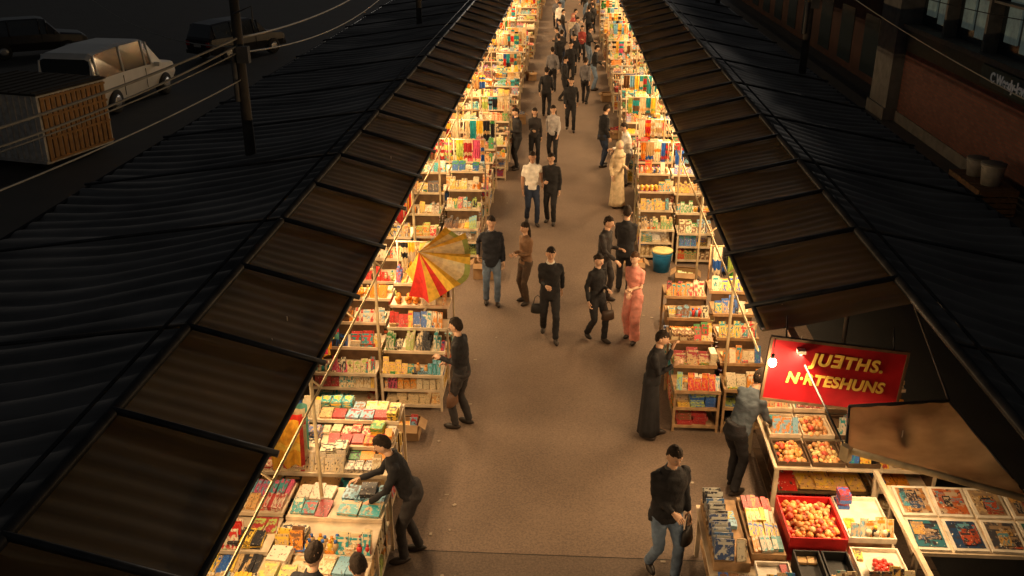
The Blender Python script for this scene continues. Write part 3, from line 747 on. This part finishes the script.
tube_lamp(3.3, 4.6, 2.4, 1.2, 80, 2.0, 25)
def bulb(x, y, z, p):
    e = empty("hanging_light_bulb", (x, y, z)); f = MB()
    f.sphere((0, 0, 0), (.045, .045, .055), SPH_M, 1); f.tube([(0, 0, .05), (0, 0, .1)], .022, 8, 0); f.tube([(0, 0, .1), (0, 0, .3)], .005, 5, 0)
    f.obj("bulb", [M_BLACKP, mat("bulb_glow", (1, 1, 1), .5, .01, bump=0, emis=(1, .8, .5), estr=40)], e)
    ld = bpy.data.lights.new("bulb_light", 'POINT'); ld.energy = p; ld.color = WARM; ld.shadow_soft_size = .06
    lo = bpy.data.objects.new("bulb_light", ld); COL.objects.link(lo); lo.parent = e; lo.location = (0, -.02, -.1)
bulb(2.36, 9.5, 2.38, 22)

# ------------------------------------------------------------------ red sign, awning
def text(s, size, mt, parent, loc, rot, name="lettering", shear=0, sp=1.0):
    c = bpy.data.curves.new(name, 'FONT'); c.body = s; c.size = size; c.extrude = .006; c.offset = .008*size/.25; c.align_x = 'CENTER'; c.align_y = 'CENTER'; c.shear = shear; c.space_character = sp
    o = bpy.data.objects.new(name, c); COL.objects.link(o); c.materials.append(mt); o.parent = parent; o.location = loc; o.rotation_euler = rot
    return o
M_SIGNR = mat("red_sign_paint", (.27, .006, .01), .6, .4, 2.5, .05, spec=.15); M_GOLD = mat("yellow_letters", (.72, .48, .09), .5, .1, bump=0)
sg = empty("red_shop_sign", (3.1, 9.66, 2.15)); sg.rotation_euler = (rad(-6), rad(5), rad(-2))
f = MB(); f.box((0, 0, 0), (1.5, .04, .74), mi=0)
for z in (-.375, .375): f.box((0, -.004, z), (1.54, .06, .03), mi=1)
for x in (-.76, .76): f.box((x, -.004, 0), (.03, .06, .72), mi=1)
for x in (-.6, .6): f.tube([(x, 0, .38), (x, .15, .6)], .01, 6, 2)
f.obj("board", [M_SIGNR, M_DARKWOOD, M_STEEL], sg)
text("JU\u018eTHS.", .2, M_GOLD, sg, (.12, -.03, .17), (rad(90), 0, 0), shear=.15, sp=1.15); text("N\u00b7RTESHUNS", .18, M_GOLD, sg, (.02, -.03, -.08), (rad(90), 0, 0), shear=.15, sp=1.05)
aw = empty("stall_awning"); f = MB()
A = [Vector((3.0, 8.7, 2.30)), Vector((4.0, 8.7, 2.4)), Vector((4.3, 7.4, 2.12)), Vector((2.85, 8.15, 2.12))]
vs = []; fs = []
for j in range(15):
    for i in range(15):
        u, v = i/14, j/14
        p = A[0].lerp(A[1], u).lerp(A[3].lerp(A[2], u), v); p.z += -.09*math.sin(math.pi*u)*math.sin(math.pi*v)+.02*noise.noise(Vector((u*5, v*4, 2)))+.012*math.sin(u*25+v*3); vs.append(p)
for j in range(14):
    for i in range(14): a = j*15+i; fs.append((a, a+1, a+16, a+15))
f.add(vs, fs, 0, sm=True)
f.tube([A[3], A[2]], .035, 8, 1); f.tube([A[0], A[1]], .02, 8, 2); f.tube([A[0], A[3]], .015, 8, 2); f.tube([A[1], A[2]], .015, 8, 2)
f.tube([(2.72, 9.5, 2.35), A[3]], .012, 6, 2); f.tube([(3.95, 9.9, 2.95), A[1]], .014, 6, 2); f.tube([A[2], (4.0, 6.8, 2.95)], .014, 6, 2)
f.box(tuple(A[3]+Vector((0, -.01, -.03))), (.07, .1, .16), rz=.6, mi=1)
f.obj("canvas_and_rail", [stripe_canvas("tan_canvas", (.2, .145, .085), (.6, .48, .32), .65, 3, .38, .6, 1.5, .4), M_POST, M_STEEL], aw)

ps = empty("striped_parasol", (-2.05, 13.25, 0)); f = MB(); g = MB()
Mx = Matrix.Translation((.12, 0, 1.98)) @ Matrix.Rotation(rad(-40), 4, 'Y') @ Matrix.Rotation(rad(30), 4, 'X') @ Matrix.Rotation(rad(15), 4, 'Z')
RD = (.65, .03, .02); CR = (.9, .8, .52); YL = (.85, .55, .07); GR = (.4, .48, .14)
cs = [CR, CR, YL, YL, RD, YL, CR, CR]
for i in range(8):
    vs = []
    for j in range(9):
        for k in range(7):
            t = j/8; a = math.tau*(i+k/6)/8; r = (.66+.08*noise.noise(Vector((i+k/6, 2, 1))))*t; sag = 1-.13*math.sin(math.pi*k/6)*t
            vs.append(Mx @ Vector((r*sag*math.cos(a), r*sag*math.sin(a), .42*(1-t)**1.15-.07*t*math.sin(math.pi*k/6)-(.1*t if i % 3 == 0 else 0)*math.sin(math.pi*k/6))))
    for j in range(8):
        for k in range(6):
            a = j*7+k; c = cs[i]
            if c is CR and k in (0, 5): c = YL
            if j == 7 and c is CR: c = GR
            if i in (3, 5) and k in (2, 3): c = RD
            g.add([vs[a], vs[a+7], vs[a+8], vs[a+1]], [(0, 1, 2, 3)], 2, c, c, 0, True)
f.tube([Mx @ Vector((0, 0, .44)), Mx @ Vector((0, 0, -.3))], .012, 6); f.tube([Mx @ Vector((0, 0, -.3)), (-.1, 0, 1.2), (-.1, 0, .05)], .016, 8)
f.obj("pole", [M_CREAM], ps); g.obj("cloth", GM, ps, attrs=True)

def bucket(x, y, z, r, h, c1, c2, name):
    e = empty(name, (x, y, z)); f = MB()
    f.tube([(0, 0, 0), (0, 0, h*.85), (0, 0, h)], [r*.8, r, r*1.02], 24, 0)
    f.tube([(0, 0, h*.9), (0, 0, h*.95)], [r*1.07, r*1.07], 24, 0); f.tube([(0, 0, h+.001), (0, 0, h+.03), (0, 0, h+.04)], [r*1.08, r*1.08, r*.95], 24, 1)
    pts = [(r*1.06*math.cos(a), -.01+r*.5*-math.sin(a), h*.9-.12*math.sin(a)) for a in [math.pi*k/10 for k in range(11)]]
    f.tube(pts, .005, 5, 1); f.obj("pail", [c1, c2], e)
M_BLUE = mat("blue_plastic", (.02, .2, .45), .4)
bucket(2.02, 18.15, .008, .2, .42, M_BLUE, mat("yellow_lid", (.6, .5, .2), .5), "blue_bucket")
bucket(10.2, 22.4, .72, .27, .5, mat("grey_plastic", (.25, .24, .22), .5), M_CONC, "plastic_bucket"); bucket(10.15, 23.2, .72, .24, .42, mat("grey_plastic_b", (.2, .19, .18), .5), M_CONC, "plastic_bucket")
e = empty("wooden_crate", (10.2, 22.8, 0)); f = MB()
for i in range(5): f.box((-.45, 0, .08+i*.14), (.03, 1.9, .11)); f.box((.45, 0, .08+i*.14), (.03, 1.9, .11)); f.box((0, -.97, .08+i*.14), (.86, .03, .11)); f.box((0, .97, .08+i*.14), (.86, .03, .11))
for i in range(7): f.box((0, -.84+i*.28, .704), (.92, .24, .025))
f.obj("slats", [M_DARKWOOD], e)
def bag(x, y, z, rz, c, name="handbag", s=1.0):
    e = empty(name, (x, y, z), rz); e.scale = (s, s, s); f = MB()
    f.rings([((0, 0, 0), (.12, 0, 0), (0, .05, 0)), ((0, 0, .02), (.15, 0, 0), (0, .065, 0)), ((0, 0, .14), (.14, 0, 0), (0, .05, 0)), ((0, 0, .22), (.12, 0, 0), (0, .02, 0))], 14)
    f.tube([(-.09, 0, .2), (-.06, 0, .36), (0, 0, .42), (.06, 0, .36), (.09, 0, .2)], .008, 6)
    f.obj("leather", [mat("bag_leather", c, .5)], e)
bag(1.44, 8.62, .56, 1.1, (.03, .026, .025), s=.9); bag(-1.55, 11.72, .42, 1.2, (.14, .07, .04)); bag(-.43, 14.8, .5, 0, (.02, .02, .02), s=.8); bag(.78, 14.7, .45, .3, (.05, .03, .02), s=.8)

# ------------------------------------------------------------------ ground
def sheet(name, x0, x1, y0, y1, z, m):
    b = MB(); b.add([(x0, y0, z), (x1, y0, z), (x1, y1, z), (x0, y1, z)], [(0, 1, 2, 3)]); return b.obj(name, [m])
sheet("ground", -600, 600, -300, 1200, 0, ground_mat("asphalt", (.02, .02, .021), (.038, .037, .036), .4))
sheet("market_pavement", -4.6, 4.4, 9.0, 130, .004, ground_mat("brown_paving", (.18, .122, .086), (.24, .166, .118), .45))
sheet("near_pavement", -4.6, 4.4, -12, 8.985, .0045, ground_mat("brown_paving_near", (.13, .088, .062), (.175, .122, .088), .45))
b = MB(); b.box((9.3, 50, .06), (.15, 120, .12)); b.obj("kerb", [M_CONC])
sheet("sidewalk", 9.375, 11, -10, 110, .10, ground_mat("grey_paving", (.05, .048, .046), (.08, .077, .073), .3))
lit = MB()
for i in range(60):
    x = R.choice([-1, 1])*R.uniform(1.1, 1.8); lit.box((x, R.uniform(8, 40), .014), (R.uniform(.02, .05), R.uniform(.02, .06), .003), R.uniform(0, 3), ca=jit((.34, .26, .17), .3), cb=(.3, .25, .2))
lit.obj("litter", GM, attrs=True)

# ------------------------------------------------------------------ building on the right
def shop_building():
    e = empty("brick_shop_building"); f = MB(); X = 11.0
    M_W = mat("window_frame_paint", (.11, .10, .09), .6); M_G = mat("shop_window_dark", (.02, .03, .035), .15, .1, bump=0, spec=.7)
    M_POS = mat("window_poster", (.1, .16, .16), .6, .9, 2.5, 0, emis=(.2, .24, .2), estr=.12)  # faint emission in the posters stands in for the dim shop interior light
    M_FAS = mat("green_fascia", (.025, .035, .034), .5)
    def B(a0, a1, b0, b1, c0, c1, mi): f.box(((a0+a1)/2, (b0+b1)/2, (c0+c1)/2), (a1-a0, b1-b0, c1-c0), mi=mi)
    B(X, X+9, 6, 31.9, 0, 2.45, 0)
    B(X-.06, X+9, 6, 31.9, 2.45, 3.12, 1)
    B(X-.18, X+9, 6, 31.95, 3.12, 3.26, 2)
    B(X+.35, X+9, 6, 31.9, 3.26, 5.6, 3)
    yy = 6.0
    while yy < 31.8:
        B(X-.02, X+.348, yy, yy+.14, 3.26, 5.6, 2)
        B(X+.31, X+.348, yy+.3, yy+1.55, 3.45, 5.2, 4); B(X+.3, X+.348, yy+1.75, yy+2.5, 3.6, 4.9, 4)
        B(X+.02, X+.3, yy+.14, yy+2.87, 4.55, 4.61, 2)
        yy += 2.87
    B(X-.1, X+9, 6, 31.9, 5.6, 6.1, 2); B(X, X+9, 6, 31.9, 6.1, 9.5, 0)
    for i in range(7): B(X-.02, X-.002, 7.5+i*3.5, 9.0+i*3.5, 6.8, 8.6, 3)
    B(X-.04, X-.001, 6, 31.9, .1, .45, 5)
    B(X-.35, X+1.5, 32.0, 33.8, 0, 9.5, 5); B(X-.42, X+1.55, 31.97, 33.87, 0, .5, 5)
    B(X+1.2, X+9, 33.9, 75, 0, 9.0, 6)
    for i in range(11):
        B(X+1.17, X+1.198, 35.2+i*3.6, 36.8+i*3.6, 4, 5.8, 3); B(X+1.15, X+1.196, 35.1+i*3.6, 36.9+i*3.6, 3.88, 3.99, 2); B(X+1.17, X+1.198, 35+i*3.6, 37+i*3.6, .3, 2.6, 3)
    f.obj("walls_and_windows", [M_BRICK, M_FAS, M_W, M_G, M_POS, M_CONC, mat("dark_red_render", (.04, .018, .014), .9, .3, 1.5)], e)
    ss = empty("shop_fascia_sign", (X-.1, 24.0, 2.8)); f = MB(); f.box((0, 0, 0), (.05, 3.4, .5)); f.obj("board", [mat("sign_green", (.03, .07, .07), .5)], ss)
    text("C Weedy-leve", .36, mat("sign_letters", (.5, .5, .46), .5, .05, bump=0, emis=(.7, .75, .7), estr=.04), ss, (-.03, 0, .0), (rad(90), 0, rad(-90)))  # slight glow added to the painted letters so they show in the dark
shop_building()

# ------------------------------------------------------------------ vehicles
def car(x, y, rz, col, kind='suv', name="parked_car", sc=1.0):
    e = empty(name, (x, y, 0), rz); e.scale = (sc,)*3; f = MB()
    if kind == 'van':
        S = [(-2.45, .5, 1.0, 1.1, .84, .74), (-2.42, .36, 1.12, 1.75, .9, .78), (-2.25, .34, 1.15, 1.9, .92, .78), (-.9, .34, 1.15, 1.97, .92, .79), (.4, .34, 1.13, 1.95, .92, .78), (.75, .34, 1.1, 1.86, .92, .74), (1.45, .34, 1.05, 1.15, .9, .76), (2.2, .36, .95, 1.0, .86, .74), (2.4, .45, .8, .84, .8, .7)]
    else:
        S = [(-2.3, .5, .95, 1.0, .82, .7), (-2.22, .36, 1.02, 1.1, .88, .74), (-2.0, .32, 1.05, 1.66, .9, .68), (-1.0, .32, 1.05, 1.74, .9, .7), (.3, .32, 1.05, 1.74, .9, .7), (.6, .32, 1.04, 1.68, .9, .68), (1.15, .32, 1.0, 1.08, .9, .72), (2.1, .34, .9, .96, .86, .7), (2.3, .45, .78, .82, .78, .66)]
    n = 10; vs = []
    for (sx, zb, zt, zr, wb, wr) in S:
        zm = (zb+zt)/2
        ring = [(wb*.9, zb), (wb, zm), (wb*.975, zt), (wr*1.02, zr-.06 if zr-zt > .2 else zr-.01), (wr*.85, zr)]
        for w, z in ring: vs.append((sx, w, z))
        for w, z in reversed(ring): vs.append((sx, -w, z))
    for i in range(len(S)-1):
        for j in range(n):
            k = (j+1) % n; mi = 0
            ca, cb = S[i][3]-S[i][2], S[i+1][3]-S[i+1][2]
            if j in (2, 6) and ca > .3 and cb > .3: mi = 1
            if j in (3, 4, 5) and abs(ca-cb) > .28: mi = 1
            f.add([vs[i*n+j], vs[i*n+k], vs[(i+1)*n+k], vs[(i+1)*n+j]], [(0, 1, 2, 3)], mi, sm=False)
    f.add(vs[:n], [tuple(range(n))]); f.add(vs[-n:], [tuple(reversed(range(n)))])
    for s in S:
        if s[3]-s[2] > .5:
            for sd in (1, -1): f.tube([(s[0], sd*s[4]*.98, s[2]), (s[0], sd*s[5]*1.03, s[3]-.05)], .035, 5, 0)
    L = S[-1][0]; Bk = S[0][0]
    for wx in (L-.9, Bk+.95):
        for sd in (1, -1):
            f.rings([((wx, sd*(.92-.22), .36), (.36, 0, 0), (0, 0, .36)), ((wx, sd*.92, .36), (.36, 0, 0), (0, 0, .36)), ((wx, sd*.94, .36), (.3, 0, 0), (0, 0, .3))], 22, 3)
            f.rings([((wx, sd*.941, .36), (.21, 0, 0), (0, 0, .21)), ((wx, sd*.95, .36), (.12, 0, 0), (0, 0, .12))], 14, 4)
    for sd in (1, -1):
        f.box((Bk-.005, sd*.68, .82), (.06, .2, .2), mi=2); f.box((L-.02, sd*.6, .68), (.08, .28, .13), mi=5)
        f.box((.95, sd*1.0, 1.08), (.1, .18, .13))
        for dx in (-.95, .35): f.box((dx, sd*.913, .75), (.012, .02, .6), mi=3)
    f.box((L, 0, .42), (.14, 1.5, .16), mi=3); f.box((Bk, 0, .45), (.14, 1.55, .16), mi=3); f.box((Bk-.04, 0, .75), (.02, .45, .13), mi=5)
    f.obj("body", [mat("car_paint", col, .35, .06, 3, 0, spec=.4), M_GLASS, mat("tail_light", (.3, .02, .02), .3), M_RUBBER, M_CHROME, mat("headlight", (.3, .3, .3), .2)], e)
car(-16.6, 33.8, rad(84), (.58, .57, .54), 'van', "parked_van", 1.15)
car(-15.6, 44.5, rad(60), (.015, .015, .018), 'suv'); car(-25.3, 44, rad(35), (.015, .015, .018), 'suv')
def container():
    e = empty("slatted_cargo_container", (-15.6, 26.3, 0), rad(-14)); f = MB()
    f.box((0, 0, 1.15), (3.2, 2.7, 1.9), mi=0)
    for i in range(13): f.box((1.625, -1.2+i*.2, 1.15), (.05, .13, 1.78), mi=1)
    for z in (.3, .9, 1.5, 2.0): f.box((1.66, 0, z), (.03, 2.6, .06), mi=1)
    for i in range(15): f.box((-1.5+i*.21, -1.365, 1.15), (.03, .03, 1.84), mi=2)
    f.box((0, -1.37, .25), (3.2, .05, .08), mi=2)
    f.box((0, 0, 2.13), (3.3, 2.8, .06), mi=3)
    for i in range(9): f.box((-1.5+i*.37, 0, 2.175), (.05, 2.7, .03), mi=3)
    for sx in (-1.2, 1.2):
        for sy in (-1.1, 1.1): f.rings([((sx, sy-.1, .3), (.3, 0, 0), (0, 0, .3)), ((sx, sy+.1, .3), (.3, 0, 0), (0, 0, .3))], 18, 4)
    f.obj("body", [mat("grey_white_panel", (.5, .48, .44), .7), mat("ochre_slats", (.26, .13, .035), .7), mat("panel_rib", (.4, .38, .35), .7), mat("dark_roof_felt", (.045, .035, .025), .9), M_RUBBER], e)
container()

# ------------------------------------------------------------------ utility poles and cables
def pole(x, y, h, name="utility_pole"):
    e = empty(name, (x, y, 0)); f = MB()
    f.tube([(0, 0, 0), (0, 0, h*.5), (0, 0, h)], [.12, .1, .075], 12, 0)
    f.box((0, 0, h-.5), (1.6, .08, .1), mi=0)
    for sx in (-.7, -.3, .3, .7): f.tube([(sx, 0, h-.45), (sx, 0, h-.38), (sx, 0, h-.3)], [.03, .045, .02], 10, 1)
    f.box((.1, -.1, h*.62), (.22, .14, .3), mi=1); f.tube([(-.1, -.1, h*.5), (-.1, -.1, h*.62)], .05, 8, 1)
    f.tube([(.0, -.13, h*.72), (.35, -.13, h*.74), (.35, -.13, h*.7)], .015, 6, 1)
    f.obj("post_and_fittings", [mat("pole_timber", (.07, .06, .05), .9, .3, 4), M_CONC], e)
pole(-6.05, 17.3, 7.2); pole(6.75, 27.8, 7.0); pole(-5.6, 36, 7.0); pole(6.9, 46, 7.0)
def cable(p, q, sag, r=.012, m=None, name="overhead_cable"):
    p = Vector(p); q = Vector(q); f = MB(); pts = []
    for i in range(25):
        t = i/24; a = p.lerp(q, t); a.z -= sag*4*t*(1-t); pts.append(a)
    f.tube(pts, r, 6); f.obj(name, [m or M_RUBBER])
M_CBL = mat("weathered_cable", (.3, .285, .25), .6, .2, 4)
P1 = (-6.05, 17.2, 4.75)
cable((-10.2, 6, 4.3), P1, .35, .024, M_CBL); cable((-10.3, 6, 4.2), (-6.05, 17.2, 4.62), .5, .02, M_CBL); cable((-10.2, 6, 4.05), (-6.05, 17.2, 4.5), .42, .014, M_CBL); cable((-8.0, 6, 3.9), (-6.05, 17.25, 4.0), .2, .014, M_CBL)
cable(P1, (-5.6, 36, 5.4), .5, .022, M_CBL); cable((-6.05, 17.2, 4.5), (-5.6, 36, 5.0), .7, .016, M_CBL); cable((-6.7, 17.3, 6.85), (-6.2, 36, 6.65), .5)
cable((-6.7, 17.3, 6.85), (-14, 40, 6.5), .5); cable((-6.05, 17.2, 4.6), (-16, 30, 5), .6, .012, M_CBL)
cable((6.75, 27.7, 5.2), (8.8, 8, 3.6), .4, .012, M_CBL); cable((6.75, 27.7, 5.5), (10.9, 14, 5.2), .5, .01); cable((6.75, 27.8, 5.0), (6.9, 46, 5.2), .4); cable((6.75, 27.8, 6.6), (10.9, 29, 5.3), .2)

# ------------------------------------------------------------------ light, camera
w = bpy.data.worlds.new("World"); scene.world = w; w.use_nodes = True
nt = w.node_tree; sky = nt.nodes.new("ShaderNodeTexSky"); sky.sky_type = 'NISHITA'; sky.sun_disc = False
sky.sun_elevation = rad(14); sky.sun_rotation = rad(20)
hs = nt.nodes.new("ShaderNodeHueSaturation"); hs.inputs["Saturation"].default_value = .15
nt.links.new(sky.outputs[0], hs.inputs["Color"]); nt.links.new(hs.outputs[0], nt.nodes["Background"].inputs[0]); nt.nodes["Background"].inputs[1].default_value = .0095
sl = bpy.data.lights.new("sun", 'SUN'); sl.energy = .26; sl.angle = rad(6); sl.color = (1, .86, .7)
so = bpy.data.objects.new("sun", sl); COL.objects.link(so); so.rotation_euler = (rad(76), 0, rad(160))
cam = bpy.data.cameras.new("camera"); co = bpy.data.objects.new("camera", cam); COL.objects.link(co)
co.location = (0, 0, 7.25); co.rotation_euler = (rad(90-23), 0, rad(3.37)); cam.lens = 33; cam.sensor_width = 36; cam.clip_end = 3000
scene.camera = co
scene.view_settings.view_transform = 'Standard'; scene.view_settings.look = 'None'; scene.view_settings.exposure = 0
